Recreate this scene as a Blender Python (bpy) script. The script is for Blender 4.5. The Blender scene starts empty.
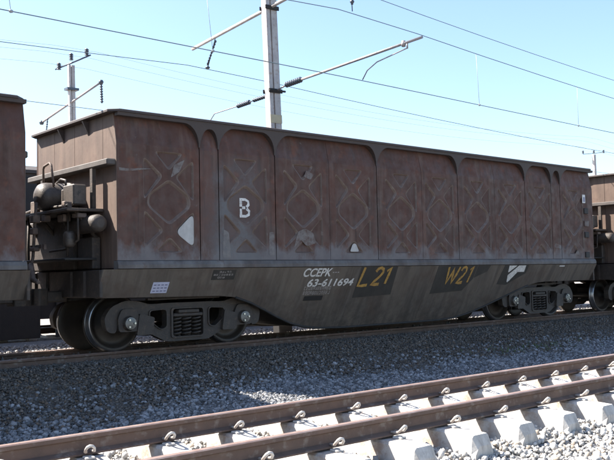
import bpy, math, random
import numpy as np
from mathutils import Vector, Matrix
from mathutils.geometry import tessellate_polygon
R = math.radians
random.seed(7); rng = np.random.default_rng(7)
C = bpy.context.scene.collection
SC = bpy.context.scene

# ------------------------------------------------------------------ camera, sky, sun, exposure
cam = bpy.data.cameras.new('camera'); co = bpy.data.objects.new('camera', cam); C.objects.link(co)
yaw, pitch, roll = R(40.978), R(3.182), R(-1.208)
fw = Vector((math.sin(yaw)*math.cos(pitch), math.cos(yaw)*math.cos(pitch), math.sin(pitch)))
rt = Vector((math.cos(yaw), -math.sin(yaw), 0)); up = rt.cross(fw)
r2 = rt*math.cos(roll)+up*math.sin(roll); u2 = -rt*math.sin(roll)+up*math.cos(roll)
co.matrix_world = Matrix(((r2.x,u2.x,-fw.x,0),(r2.y,u2.y,-fw.y,0),(r2.z,u2.z,-fw.z,1.124),(0,0,0,1)))
cam.sensor_width = 36; cam.lens = 835.74/614*36; cam.clip_end = 3000; cam.clip_start = .05
SC.camera = co

SUN = Vector((-.58, .69, 1.0)).normalized()            # direction towards the sun
elev = math.asin(SUN.z); azim = math.atan2(SUN.x, SUN.y)
w = bpy.data.worlds.new('World'); SC.world = w; w.use_nodes = True
nt = w.node_tree; bg = nt.nodes['Background']
sky = nt.nodes.new('ShaderNodeTexSky'); sky.sky_type = 'NISHITA'; sky.sun_disc = False
sky.sun_elevation = elev; sky.sun_rotation = azim
sky.air_density = 1.0; sky.dust_density = 1.1; sky.ozone_density = 2.2
nt.links.new(sky.outputs[0], bg.inputs[0]); bg.inputs[1].default_value = .080
sl = bpy.data.lights.new('sun', 'SUN'); so = bpy.data.objects.new('sun', sl); C.objects.link(so)
sl.energy = 5.0; sl.angle = R(.53); sl.color = (1, .94, .86)
so.rotation_euler = SUN.to_track_quat('Z', 'Y').to_euler(); so.location = (-10, 30, 30)
SC.view_settings.view_transform = 'Standard'; SC.view_settings.look = 'None'
SC.view_settings.exposure = 1.96; SC.view_settings.gamma = 1

# ------------------------------------------------------------------ materials
def newmat(name):
    m = bpy.data.materials.new(name); m.use_nodes = True
    n = m.node_tree.nodes; b = n['Principled BSDF']
    return m, m.node_tree, n, b
def node(nt, t, **kw):
    x = nt.nodes.new(t)
    for k, v in kw.items(): setattr(x, k, v)
    return x
def noise(nt, vec, scale, detail=5, rough=.6, mapping=None):
    if mapping:
        mp = node(nt, 'ShaderNodeMapping'); mp.inputs['Scale'].default_value = mapping
        nt.links.new(vec, mp.inputs[0]); vec = mp.outputs[0]
    t = node(nt, 'ShaderNodeTexNoise'); t.inputs['Scale'].default_value = scale
    t.inputs['Detail'].default_value = detail; t.inputs['Roughness'].default_value = rough
    nt.links.new(vec, t.inputs['Vector']); return t.outputs['Fac']
def rng_map(nt, val, a, b, c=0., d=1.):
    t = node(nt, 'ShaderNodeMapRange'); t.clamp = True
    for i, v in zip((1, 2, 3, 4), (a, b, c, d)): t.inputs[i].default_value = v
    nt.links.new(val, t.inputs[0]); return t.outputs[0]
def mixc(nt, fac, a, b, blend='MIX'):
    t = node(nt, 'ShaderNodeMix', data_type='RGBA', blend_type=blend)
    if isinstance(fac, float): t.inputs[0].default_value = fac
    else: nt.links.new(fac, t.inputs[0])
    for i, v in ((6, a), (7, b)):
        if isinstance(v, tuple): t.inputs[i].default_value = (*v, 1)
        else: nt.links.new(v, t.inputs[i])
    return t.outputs[2]
def math_(nt, op, a, b):
    t = node(nt, 'ShaderNodeMath', operation=op)
    for i, v in enumerate((a, b)):
        if isinstance(v, (int, float)): t.inputs[i].default_value = v
        else: nt.links.new(v, t.inputs[i])
    return t.outputs[0]
def bump(nt, b, h, strength, dist=.01):
    t = node(nt, 'ShaderNodeBump'); t.inputs['Strength'].default_value = strength; t.inputs['Distance'].default_value = dist
    nt.links.new(h, t.inputs['Height']); nt.links.new(t.outputs[0], b.inputs['Normal'])
def M(name, c1, c2, scale=4, rough=.8, metal=0., bmp=.3, streak=0., c3=None, coords='Object'):
    m, nt, n, b = newmat(name)
    vec = node(nt, 'ShaderNodeTexCoord').outputs[coords]
    f = rng_map(nt, noise(nt, vec, scale), .35, .65)
    col = mixc(nt, f, c1, c2)
    if c3: col = mixc(nt, rng_map(nt, noise(nt, vec, scale*2.7, 6), .55, .68), col, c3)
    if streak:
        s = rng_map(nt, noise(nt, vec, 5, 4, .6, (1, 1, .12)), .3, .7, 1-streak, 1+streak*.5)
        cc = node(nt, 'ShaderNodeCombineColor')
        for i in range(3): nt.links.new(s, cc.inputs[i])
        col = mixc(nt, 1., col, cc.outputs[0], 'MULTIPLY')
    nt.links.new(col, b.inputs['Base Color'])
    b.inputs['Roughness'].default_value = rough; b.inputs['Metallic'].default_value = metal
    if bmp: bump(nt, b, noise(nt, vec, scale*9, 5), bmp)
    return m

def body_material(name, wear=1., tint=None, scuff=None):
    m, nt, n, b = newmat(name)
    vec = node(nt, 'ShaderNodeTexCoord').outputs['Object']
    sep = node(nt, 'ShaderNodeSeparateXYZ'); nt.links.new(vec, sep.inputs[0])
    X, Z = sep.outputs[0], sep.outputs[2]
    col = mixc(nt, rng_map(nt, noise(nt, vec, .9, 5), .38, .62), (.058, .033, .027), (.078, .040, .031))
    col = mixc(nt, rng_map(nt, noise(nt, vec, 2.3, 7, .7), .50, .72), col, (.060, .046, .042))
    # vertical run marks
    st = noise(nt, vec, 7, 5, .65, (1, 1, .09))
    col = mixc(nt, rng_map(nt, st, .50, .68, 0, .75), col, (.036, .026, .023))
    col = mixc(nt, rng_map(nt, noise(nt, vec, 4.1, 5, .6, (1.2, 1, .10)), .55, .72, 0, .6), col, (.118, .098, .090))
    # orange rust blooms
    col = mixc(nt, rng_map(nt, noise(nt, vec, 3.4, 8, .7), .56, .70, 0, .75), col, (.118, .048, .026))
    col = mixc(nt, 1., col, (1.06, .79, .62), 'MULTIPLY')
    # worn grey paint along the foot of the panels
    foot = rng_map(nt, Z, 1.42, 1.86, 1., 0.)
    nz = rng_map(nt, noise(nt, vec, 3.2, 6, .65, (1, 1, .55)), .34, .66)
    fm = math_(nt, 'MULTIPLY', rng_map(nt, math_(nt, 'ADD', foot, math_(nt, 'MULTIPLY', math_(nt, 'SUBTRACT', nz, .5), .9)), .35, .95), .72*wear)
    col = mixc(nt, fm, col, (.135, .131, .136))
    # a rubbed panel, greyer than its neighbours
    d = math_(nt, 'ABSOLUTE', math_(nt, 'SUBTRACT', X, -4.42), 0)
    pm = math_(nt, 'MULTIPLY', rng_map(nt, d, .25, .75, 1., 0.), rng_map(nt, Z, 2.75, 3.2, 1., 0.))
    pm = math_(nt, 'MULTIPLY', pm, rng_map(nt, noise(nt, vec, 3.0, 6, .7), .36, .60, 0., .9*wear))
    col = mixc(nt, pm, col, (.112, .110, .112))
    # fine scuffs
    col = mixc(nt, rng_map(nt, noise(nt, vec, 9, 9, .8), .61, .70, 0, .7), col, (.150, .125, .115))
    if scuff: col = mixc(nt, rng_map(nt, noise(nt, vec, 9, 8, .75), .40, .58, .12, .85), col, scuff)
    if tint: col = mixc(nt, .38, col, tint)
    nt.links.new(col, b.inputs['Base Color'])
    b.inputs['Roughness'].default_value = .62
    nt.links.new(rng_map(nt, noise(nt, vec, 6, 5), .3, .7, .5, .85), b.inputs['Roughness'])
    h = math_(nt, 'ADD', noise(nt, vec, 1.6, 3), math_(nt, 'MULTIPLY', noise(nt, vec, 30, 5), .12))
    bump(nt, b, h, .35, .03)
    return m

def sill_material():
    m, nt, n, b = newmat('grimy_sill_paint')
    vec = node(nt, 'ShaderNodeTexCoord').outputs['Object']
    sep = node(nt, 'ShaderNodeSeparateXYZ'); nt.links.new(vec, sep.inputs[0])
    col = mixc(nt, rng_map(nt, noise(nt, vec, 1.1, 6), .35, .65), (.120, .096, .075), (.104, .086, .070))
    col = mixc(nt, rng_map(nt, noise(nt, vec, 5.5, 6, .65, (1, .2, .10)), .42, .66, 0, .65), col, (.036, .030, .026))
    col = mixc(nt, rng_map(nt, noise(nt, vec, 8.5, 6, .65, (1, .2, .07)), .52, .72, 0, .5), col, (.165, .142, .122))
    col = mixc(nt, rng_map(nt, noise(nt, vec, 1.7, 7, .7), .50, .64, 0, .7), col, (.072, .050, .038))
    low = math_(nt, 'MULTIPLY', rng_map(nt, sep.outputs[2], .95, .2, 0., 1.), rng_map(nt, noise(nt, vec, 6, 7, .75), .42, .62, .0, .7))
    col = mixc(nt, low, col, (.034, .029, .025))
    col = mixc(nt, rng_map(nt, noise(nt, vec, 14, 9, .8), .62, .72, 0, .6), col, (.15, .135, .118))
    nt.links.new(col, b.inputs['Base Color']); b.inputs['Roughness'].default_value = .72
    h = math_(nt, 'ADD', noise(nt, vec, 1.3, 3), math_(nt, 'MULTIPLY', noise(nt, vec, 26, 5), .12))
    bump(nt, b, h, .35, .03)
    return m

MB_ = {}
MB_['body'] = body_material('rusty_brown_paint')
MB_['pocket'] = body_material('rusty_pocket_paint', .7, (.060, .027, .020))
MB_['scuff'] = body_material('scuffed_brown_paint', 1., None, (.155, .14, .13))
MB_['sill'] = sill_material()
MB_['flange'] = M('worn_flange_paint', (.13, .124, .12), (.078, .062, .055), 2.2, .7, 0, .3, .35, (.09, .065, .055))
MB_['gear'] = M('greasy_brown_gear_paint', (.034, .026, .021), (.052, .038, .029), 6, .65, 0, .5, .2, (.085, .058, .042))
MB_['ledge'] = M('dusty_ledge_paint', (.085, .074, .066), (.062, .05, .044), 3, .75, 0, .3, .2)
MB_['rim'] = M('dark_rim_paint', (.040, .029, .026), (.046, .031, .026), 3, .65, 0, .3)
MB_['edge'] = M('worn_highlit_edge', (.096, .062, .047), (.125, .088, .070), 3.5, .65, 0, .3, 0, (.155, .118, .098))  # pressing edges: worn paint, with edge highlights painted in as a paler tone
MB_['endwall'] = M('dusty_end_paint', (.122, .080, .058), (.096, .062, .046), 1.6, .8, 0, .25, .3, (.095, .058, .043))
MB_['dark'] = M('grimy_black_steel', (.014, .013, .0125), (.020, .017, .015), 5, .7, 0, .35)
MB_['bogie'] = M('oily_cast_steel', (.030, .0235, .019), (.042, .033, .026), 5, .65, 0, .6, 0, (.070, .048, .034))
MB_['boxy'] = M('dusty_equipment_paint', (.16, .115, .09), (.08, .058, .048), 7, .75, 0, .4, 0, (.04, .03, .027))
MB_['barrel'] = M('grimy_cylinder_paint', (.075, .06, .05), (.045, .036, .031), 7, .5, 0, .4, 0, (.03, .026, .024))
MB_['pocketwhite'] = M('chalky_white_paint', (.42, .405, .385), (.32, .305, .285), 6, .75, 0, .2, .15)
MB_['pocketgrey'] = M('grey_primer', (.155, .152, .15), (.075, .062, .058), 9, .75, 0, .2, .3, (.056, .04, .035))
MB_['white'] = M('white_stencil_paint', (.66, .64, .61), (.48, .46, .43), 18, .8, 0, 0, 0, (.20, .18, .17))
MB_['smallwhite'] = M('faded_stencil_paint', (.36, .33, .31), (.24, .21, .20), 30, .8, 0, 0)
MB_['label'] = M('label_white', (.46, .47, .58), (.40, .41, .52), 20, .6, 0, 0)
MB_['ink'] = M('label_ink', (.12, .12, .20), (.17, .17, .26), 20, .6, 0, 0)
MB_['orange'] = M('orange_chalk_paint', (.42, .245, .055), (.29, .165, .045), 12, .8, 0, 0, 0, (.11, .07, .03))
MB_['patch'] = M('fresh_black_paint', (.030, .027, .023), (.040, .035, .030), 3, .75, 0, .2, .25)
MB_['wheel'] = M('wheel_steel', (.030, .025, .021), (.044, .035, .028), 4, .5, .2, .25)
MB_['tread'] = M('polished_tread', (.35, .36, .38), (.25, .25, .26), 6, .3, .9, .05)
MB_['cap'] = M('axle_cap_metal', (.16, .16, .15), (.10, .10, .095), 9, .4, .6, .2)
MB_['bolt'] = M('bright_bolt', (.55, .56, .48), (.42, .44, .40), 9, .35, .7, 0)
MB_['rail'] = M('rusty_rail', (.150, .095, .070), (.105, .069, .053), 4, .88, 0, .4, 0, (.20, .158, .13))
MB_['railhead'] = M('rail_head_running_surface', (.36, .27, .23), (.27, .18, .15), 9, .42, .45, .1)
MB_['concrete'] = M('sleeper_concrete', (.52, .50, .47), (.44, .42, .39), 7, .9, 0, .4, 0, (.34, .325, .30))
def concrete_material():
    m, nt, n, b = newmat('sleeper_concrete')
    vec = node(nt, 'ShaderNodeTexCoord').outputs['Object']; inf = node(nt, 'ShaderNodeObjectInfo')
    sep = node(nt, 'ShaderNodeSeparateXYZ'); nt.links.new(vec, sep.inputs[0])
    ad = node(nt, 'ShaderNodeVectorMath', operation='ADD'); nt.links.new(vec, ad.inputs[0])
    cx = node(nt, 'ShaderNodeCombineXYZ'); nt.links.new(math_(nt, 'MULTIPLY', inf.outputs['Random'], 40), cx.inputs[0]); nt.links.new(cx.outputs[0], ad.inputs[1])
    v2 = ad.outputs[0]
    col = mixc(nt, rng_map(nt, noise(nt, v2, 6, 6), .35, .65), (.50, .48, .45), (.40, .38, .35))
    col = mixc(nt, rng_map(nt, noise(nt, v2, 16, 7, .7), .56, .68, 0, .7), col, (.27, .25, .225))
    d = math_(nt, 'ABSOLUTE', math_(nt, 'SUBTRACT', math_(nt, 'ABSOLUTE', sep.outputs[1], 0), .5685), 0)
    st = math_(nt, 'MULTIPLY', rng_map(nt, d, .08, .30, 1, 0), rng_map(nt, noise(nt, v2, 9, 6, .7), .38, .62, 0, .75))
    col = mixc(nt, st, col, (.25, .165, .115))
    en = math_(nt, 'MULTIPLY', rng_map(nt, math_(nt, 'ABSOLUTE', sep.outputs[1], 0), .96, 1.02, 0, 1), rng_map(nt, noise(nt, v2, 12, 6, .7, (1, 1, .25)), .45, .60, 0, .6))
    col = mixc(nt, en, col, (.22, .205, .19))
    nt.links.new(col, b.inputs['Base Color']); b.inputs['Roughness'].default_value = .9
    bump(nt, b, math_(nt, 'ADD', noise(nt, v2, 12, 5), math_(nt, 'MULTIPLY', noise(nt, v2, 70, 5), .3)), .45, .012)
    return m
MB_['concrete'] = concrete_material()
MB_['clip'] = M('spring_clip_steel', (.46, .44, .41), (.32, .26, .22), 12, .55, .1, .1)
MB_['mast'] = M('weathered_galvanised_steel', (.46, .43, .41), (.38, .35, .34), 5, .6, .15, .15, .25, (.33, .26, .22))
MB_['tube'] = M('arm_tube_steel', (.22, .20, .20), (.30, .27, .27), 8, .5, .4, .1)
MB_['insul'] = M('dark_insulator', (.035, .045, .065), (.06, .07, .09), 8, .35, 0, .05)
MB_['wire'] = M('tarnished_copper_wire', (.15, .20, .21), (.19, .23, .235), 3, .5, .1, 0)
MB_['thinwire'] = M('pale_strand_wire', (.30, .32, .33), (.36, .38, .38), 3, .5, .3, 0)
MB_['yellow'] = M('yellow_band_paint', (.46, .40, .26), (.40, .35, .24), 9, .7, 0, .1)
MB_['coal'] = M('coal_black_lid', (.02, .02, .021), (.035, .034, .034), 14, .6, 0, 1.)  # coal look for the unseen lid inside the hopper
MB_['far'] = M('dark_wagon_paint', (.045, .038, .036), (.06, .048, .043), 2, .75, 0, .2, .2)
MB_['weed'] = M('weed_green', (.06, .10, .030), (.085, .13, .04), 9, .7, 0, 0)

def ground_material():
    m, nt, n, b = newmat('ballast_bed')
    vec = node(nt, 'ShaderNodeTexCoord').outputs['Object']
    sep = node(nt, 'ShaderNodeSeparateXYZ'); nt.links.new(vec, sep.inputs[0])
    v = node(nt, 'ShaderNodeTexVoronoi'); v.inputs['Scale'].default_value = 20
    nt.links.new(vec, v.inputs['Vector'])
    sc = node(nt, 'ShaderNodeSeparateColor'); nt.links.new(v.outputs['Color'], sc.inputs[0])
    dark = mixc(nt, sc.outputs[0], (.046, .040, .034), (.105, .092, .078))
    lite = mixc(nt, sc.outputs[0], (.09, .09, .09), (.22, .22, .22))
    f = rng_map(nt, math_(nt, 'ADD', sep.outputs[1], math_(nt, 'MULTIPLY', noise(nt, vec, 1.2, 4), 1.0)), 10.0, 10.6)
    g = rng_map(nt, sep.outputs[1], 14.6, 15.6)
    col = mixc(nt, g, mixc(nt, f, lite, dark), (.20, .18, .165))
    nt.links.new(col, b.inputs['Base Color']); b.inputs['Roughness'].default_value = .92
    t = node(nt, 'ShaderNodeBump'); t.inputs['Strength'].default_value = .8; t.inputs['Distance'].default_value = .03; t.invert = True
    nt.links.new(v.outputs['Distance'], t.inputs['Height']); nt.links.new(t.outputs[0], b.inputs['Normal'])
    return m
def stone_material():
    m, nt, n, b = newmat('ballast_stone')
    a = node(nt, 'ShaderNodeAttribute'); a.attribute_name = 'stone_colour'
    vec = node(nt, 'ShaderNodeTexCoord').outputs['Object']
    f = rng_map(nt, noise(nt, vec, 60, 4), .3, .7, .75, 1.2)
    cc = node(nt, 'ShaderNodeCombineColor')
    for i in range(3): nt.links.new(f, cc.inputs[i])
    nt.links.new(mixc(nt, 1., a.outputs['Color'], cc.outputs[0], 'MULTIPLY'), b.inputs['Base Color'])
    b.inputs['Roughness'].default_value = .88
    return m

# ------------------------------------------------------------------ mesh collector
class MB:
    def __init__(s): s.v = []; s.f = []; s.mi = []; s.sm = []
    def add(s, vs, fs, mi=0, smooth=False):
        o = len(s.v); s.v += [tuple(p) for p in vs]
        for f in fs: s.f.append(tuple(i+o for i in f)); s.mi.append(mi); s.sm.append(smooth)
    def box(s, x0, x1, y0, y1, z0, z1, mi=0, c=0.):
        if c:      # chamfered all round in plan of the smallest box corners
            c = min(c, (x1-x0)*.4, (y1-y0)*.4, (z1-z0)*.4)
            vs, idx = [], {}
            for a, X in ((0, x0), (1, x1)):
                for bb, Y in ((0, y0), (1, y1)):
                    for d, Z in ((0, z0), (1, z1)):
                        sx, sy, sz = (c if a == 0 else -c), (c if bb == 0 else -c), (c if d == 0 else -c)
                        for k, p in enumerate(((X, Y+sy, Z+sz), (X+sx, Y, Z+sz), (X+sx, Y+sy, Z))):
                            idx[(a, bb, d, k)] = len(vs); vs.append(p)
            I = lambda a, b_, d, k: idx[(a, b_, d, k)]
            fs = []
            for a in (0, 1):
                fs.append([I(a,0,0,0), I(a,1,0,0), I(a,1,1,0), I(a,0,1,0)][::(-1 if a == 0 else 1)])
                fs.append([I(0,a,0,1), I(0,a,1,1), I(1,a,1,1), I(1,a,0,1)][::(-1 if a == 0 else 1)])
                fs.append([I(0,0,a,2), I(1,0,a,2), I(1,1,a,2), I(0,1,a,2)][::(-1 if a == 0 else 1)])
            for a in (0, 1):
                for b_ in (0, 1):
                    fs.append([I(a,b_,0,0), I(a,b_,1,0), I(a,b_,1,1), I(a,b_,0,1)])
                    fs.append([I(a,0,b_,0), I(a,1,b_,0), I(a,1,b_,2), I(a,0,b_,2)])
                    fs.append([I(0,a,b_,1), I(1,a,b_,1), I(1,a,b_,2), I(0,a,b_,2)])
                    for d in (0, 1): fs.append([I(a,b_,d,0), I(a,b_,d,1), I(a,b_,d,2)])
            s.add(vs, fs, mi); return
        vs = [(x0,y0,z0),(x1,y0,z0),(x1,y1,z0),(x0,y1,z0),(x0,y0,z1),(x1,y0,z1),(x1,y1,z1),(x0,y1,z1)]
        s.add(vs, [(0,3,2,1),(4,5,6,7),(0,1,5,4),(1,2,6,5),(2,3,7,6),(3,0,4,7)], mi)
    def tube(s, pts, r, n=8, mi=0, cap=True, smooth=True):
        pts = [Vector(p) for p in pts]; rs = r if isinstance(r, (list, tuple)) else [r]*len(pts)
        vs, fs = [], []; prev = None
        for i, p in enumerate(pts):
            t = (pts[min(i+1, len(pts)-1)]-pts[max(i-1, 0)]).normalized()
            if prev is None:
                a = t.orthogonal().normalized()
            else:
                a = (prev-t*prev.dot(t)).normalized()
            prev = a; b = t.cross(a)
            for k in range(n):
                th = 2*math.pi*k/n; vs.append(p+(a*math.cos(th)+b*math.sin(th))*rs[i])
        for i in range(len(pts)-1):
            for k in range(n): fs.append((i*n+k, i*n+(k+1)%n, (i+1)*n+(k+1)%n, (i+1)*n+k))
        s.add(vs, fs, mi, smooth)
        if cap:
            o = len(vs)-n
            s.add(vs[:n], [tuple(range(n))[::-1]], mi); s.add(vs[o:], [tuple(range(n))], mi)
    def lathe(s, prof, c, axis='Y', n=32, mi=0, smooth=True):
        # prof = [(r, t, material)], t along the axis
        vs, fs, ms = [], [], []
        for (r, t, _m) in prof:
            for k in range(n):
                a = 2*math.pi*k/n; u, v = r*math.cos(a), r*math.sin(a)
                vs.append({'Y': (c[0]+u, c[1]+t, c[2]+v), 'X': (c[0]+t, c[1]+u, c[2]+v), 'Z': (c[0]+u, c[1]+v, c[2]+t)}[axis])
        o = len(s.v); s.v += vs
        for i in range(len(prof)-1):
            for k in range(n):
                s.f.append(tuple(o+q for q in (i*n+k, i*n+(k+1)%n, (i+1)*n+(k+1)%n, (i+1)*n+k))); s.mi.append(prof[i][2]); s.sm.append(smooth)
        s.f.append(tuple(o+k for k in range(n))); s.mi.append(prof[0][2]); s.sm.append(False)
        m = (len(prof)-1)*n
        s.f.append(tuple(o+m+k for k in range(n))); s.mi.append(prof[-1][2]); s.sm.append(False)
    def plate(s, outer, holes, fn, th, mi=0, mih=None):
        """polygon with holes, fn(u,v,depth)->point; th = thickness"""
        polys = [outer]+list(holes); flat = [p for q in polys for p in q]
        tris = tessellate_polygon([[Vector((p[0], p[1], 0)) for p in q] for q in polys])
        s.add([fn(p[0], p[1], 0) for p in flat], tris, mi)
        if th:
            s.add([fn(p[0], p[1], th) for p in flat], [t[::-1] for t in tris], mi)
            for j, q in enumerate(polys):
                m = len(q); vs = [fn(p[0], p[1], 0) for p in q]+[fn(p[0], p[1], th) for p in q]
                s.add(vs, [(i, (i+1) % m, m+(i+1) % m, m+i) for i in range(m)], mi if (mih is None or j == 0) else mih)
    def build_each(s, name, mats, parent=None):
        # one object per connected piece
        par = list(range(len(s.v)))
        def find(a):
            while par[a] != a: par[a] = par[par[a]]; a = par[a]
            return a
        key = {}
        for i, p in enumerate(s.v):
            k = tuple(round(c, 4) for c in p); par[find(i)] = find(key.setdefault(k, i))
        for f in s.f:
            for q in f[1:]: par[find(q)] = find(f[0])
        grp = {}
        for fi, f in enumerate(s.f): grp.setdefault(find(f[0]), []).append(fi)
        for fs in grp.values():
            m = MB(); ix = {}
            for fi in fs:
                for q in s.f[fi]:
                    if q not in ix: ix[q] = len(m.v); m.v.append(s.v[q])
                m.f.append(tuple(ix[q] for q in s.f[fi])); m.mi.append(s.mi[fi]); m.sm.append(s.sm[fi])
            m.build(name, mats, parent)
    def build(s, name, mats, parent=None, recalc=True):
        if not isinstance(mats, (list, tuple)): mats = [mats]
        me = bpy.data.meshes.new(name); me.from_pydata(s.v, [], s.f)
        for m in mats: me.materials.append(m)
        me.polygons.foreach_set('material_index', s.mi); me.polygons.foreach_set('use_smooth', s.sm)
        me.update()
        if recalc:
            import bmesh
            bm = bmesh.new(); bm.from_mesh(me); bmesh.ops.remove_doubles(bm, verts=bm.verts, dist=1e-5)
            bmesh.ops.recalc_face_normals(bm, faces=bm.faces); bm.to_mesh(me); bm.free()
        o = bpy.data.objects.new(name, me); C.objects.link(o)
        if parent: o.parent = parent
        return o
def link(name, me, parent, loc=(0, 0, 0), rot=(0, 0, 0)):
    o = bpy.data.objects.new(name, me); C.objects.link(o); o.parent = parent; o.location = loc; o.rotation_euler = rot; return o
def tag(o, label, cat, group=None):
    o['label'] = label; o['category'] = cat
    if group: o['group'] = group
    return o
def empty(name, loc, label=None, cat=None, group=None):
    o = bpy.data.objects.new(name, None); C.objects.link(o); o.location = loc; o.empty_display_size = .2
    if label: tag(o, label, cat, group)
    return o
def copy_tree(o, parent=None, skip=()):
    c = o.copy(); C.objects.link(c)
    if parent: c.parent = parent
    for ch in [x for x in bpy.data.objects if x.parent == o]:
        if ch.name.split('.')[0] not in skip: copy_tree(ch, c, skip)
    return c
def rounded(pts, r, n=3):
    out = []; m = len(pts)
    for i in range(m):
        p = Vector(pts[i]); a = Vector(pts[i-1])-p; b = Vector(pts[(i+1) % m])-p
        k = min(r, a.length*.45, b.length*.45); A = p+a.normalized()*k; B = p+b.normalized()*k
        for j in range(n+1):
            t = j/n; q = A*(1-t)**2+p*2*t*(1-t)+B*t*t; out.append((q.x, q.y))
    return out

# ------------------------------------------------------------------ ground
YT = 12.70                                        # centre line of the wagons' track
def gz(Y):                                        # ballast height across the tracks
    pts = [(-50,-.5),(2.8,-.47),(4.0,-.42),(4.35,-.33),(6.2,-.30),(6.75,-.31),(7.4,-.62),(9.0,-.62),(9.9,-.50),(10.7,-.32),(11.35,-.11),(14.1,-.12),(15.3,-.26),(30,-.26)]
    return np.interp(Y, [p[0] for p in pts], [p[1] for p in pts])
g = MB()
ys = [-600,-50,2.8,4.0,4.35,6.2,6.75,7.4,9.0,9.9,10.7,11.35,14.1,15.3,30,900]; xs = [-500,-30,0,30,60,900]
g.add([(x, y, float(gz(y))-.012) for y in ys for x in xs], [(j*6+i, j*6+i+1, (j+1)*6+i+1, (j+1)*6+i) for j in range(len(ys)-1) for i in range(5)])
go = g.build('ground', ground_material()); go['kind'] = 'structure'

# ------------------------------------------------------------------ tracks
HB = .035
def rail_mesh(x0, x1):
    prof = [(-.0635,-.15),(.0635,-.15),(.0635,-.138),(.012,-.118),(.009,-.05),(.035,-.036),(.035,-.008),(.026,0),(-.026,0),(-.035,-.008),(-.035,-.036),(-.009,-.05),(-.012,-.118),(-.0635,-.138)]
    n = len(prof); b = MB()
    seg = list(np.linspace(x0, x1, 12))
    for i in range(len(seg)-1):
        for k in range(n):
            a, c = prof[k], prof[(k+1) % n]
            b.add([(seg[i],*a),(seg[i+1],*a),(seg[i+1],*c),(seg[i],*c)], [(0,1,2,3)], 1 if k in (6,7,8) else 0)
    b.add([(x0,*p) for p in prof], [tuple(range(n))]); b.add([(x1,*p) for p in prof], [tuple(range(n))])
    return b
def sleeper_mesh():
    b = MB(); st = []                              # stations along Y: y, top z, half top width, half bottom width
    T = -.165
    for y, t, wt, wb in ((-1.03,T-.10,.085,.125),(-.99,T-.015,.105,.135),(-.70,T,.115,.14),(-.42,T,.115,.14),(-.25,T-.04,.10,.135),(.25,T-.04,.10,.135),(.42,T,.115,.14),(.70,T,.115,.14),(.99,T-.015,.105,.135),(1.03,T-.10,.085,.125)):
        st.append([(-wb,y,T-.23),(wb,y,T-.23),(wb-.012,y,T-.16),(wt,y,t-.02),(wt-.02,y,t),(-wt+.02,y,t),(-wt,y,t-.02),(-wb+.012,y,T-.16)])
    vs = [p for s_ in st for p in s_]; n = 8
    b.add(vs, [(i*n+k, i*n+(k+1)%n, (i+1)*n+(k+1)%n, (i+1)*n+k) for i in range(len(st)-1) for k in range(n)])
    b.add(st[0], [tuple(range(n))]); b.add(st[-1], [tuple(range(n))[::-1]])
    return b
def clip_mesh():                                   # sprung hook that grips the rail foot; local y points away from the rail
    b = MB()
    pts = [(-.052,-.03,-.118),(-.056,.02,-.115),(-.054,.062,-.105),(-.046,.085,-.078),(-.024,.095,-.055),(.004,.095,-.05),(.030,.09,-.062),(.040,.07,-.088),(.036,.045,-.112),(.018,.02,-.118),(.012,-.035,-.122)]
    pts = [(x*.70, y*.92, -.128+(z+.128)*.80) for x, y, z in pts]
    b.tube(pts, .0115, 6)
    b.box(-.042,.034,-.012,.075,-.168,-.150, 1, .006)
    return b
first_clip = [None]; first_sleeper = [None]
def track(y, x0, n, dx, label, full=True):
    t = empty('railway_track', (0, y, 0), label, 'railway track')
    for s_ in (-1, 1):
        ro = rail_mesh(-60, 140).build('rail', [MB_['rail'], MB_['railhead']], t); ro.location = (0, s_*.5685, 0)
    if first_sleeper[0] is None:
        o = sleeper_mesh().build('sleeper', MB_['concrete'], t); first_sleeper[0] = o.data
        c = clip_mesh().build('rail_clip', [MB_['clip'], MB_['concrete']], o); first_clip[0] = c.data
        bpy.data.objects.remove(c); bpy.data.objects.remove(o)
    for i in range(n):
        o = link('sleeper', first_sleeper[0], t, (x0+i*dx, random.uniform(-.012, .012), 0 if full else -.035), (0, 0, R(random.uniform(-.5, .5))))
        if full:
            for s_ in (-1, 1):
                link('rail_clip', first_clip[0], o, (-.045*s_ if s_ < 0 else -.03, s_*.5685-.088, 0), (0, 0, R(180+random.uniform(-13, 13))))
                link('rail_clip', first_clip[0], o, (.045, s_*.5685+.088, 0), (0, 0, R(random.uniform(-13, 13))))
    return t
track(5.27, 5.52-.667*9, 34, .667, 'empty near track of rusty rails on pale concrete sleepers in full sun')
track(YT, -3, 50, .7, 'track under the brown coal wagons, sleepers buried in dark ballast', False)
track(20.55, -3, 50, .7, 'farthest track, under the dark covered wagons', False)

# ------------------------------------------------------------------ ballast stones
ico_v = []
ph = (1+5**.5)/2
for a, b_ in ((1, ph), (-1, ph), (1, -ph), (-1, -ph)): ico_v += [(0, a, b_), (a, b_, 0), (b_, 0, a)]
ico_v = np.array(ico_v)/np.linalg.norm(ico_v[0])
def hull_faces():
    f = []; d = 1.06*min(np.linalg.norm(ico_v[0]-ico_v[j]) for j in range(1, 12))
    for i in range(12):
        for j in range(i+1, 12):
            for k in range(j+1, 12):
                if all(np.linalg.norm(ico_v[p]-ico_v[q]) < d for p, q in ((i,j),(j,k),(i,k))):
                    nrm = np.cross(ico_v[j]-ico_v[i], ico_v[k]-ico_v[i])
                    f.append((i,j,k) if nrm @ ico_v[i] > 0 else (i,k,j))
    return np.array(f)
ico_f = hull_faces()
oct_v = np.array([(1,0,0),(-1,0,0),(0,1,0),(0,-1,0),(0,0,1),(0,0,-1)], float)
oct_f = np.array([(0,2,4),(2,1,4),(1,3,4),(3,0,4),(2,0,5),(1,2,5),(3,1,5),(0,3,5)])
STONE = stone_material()
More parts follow.
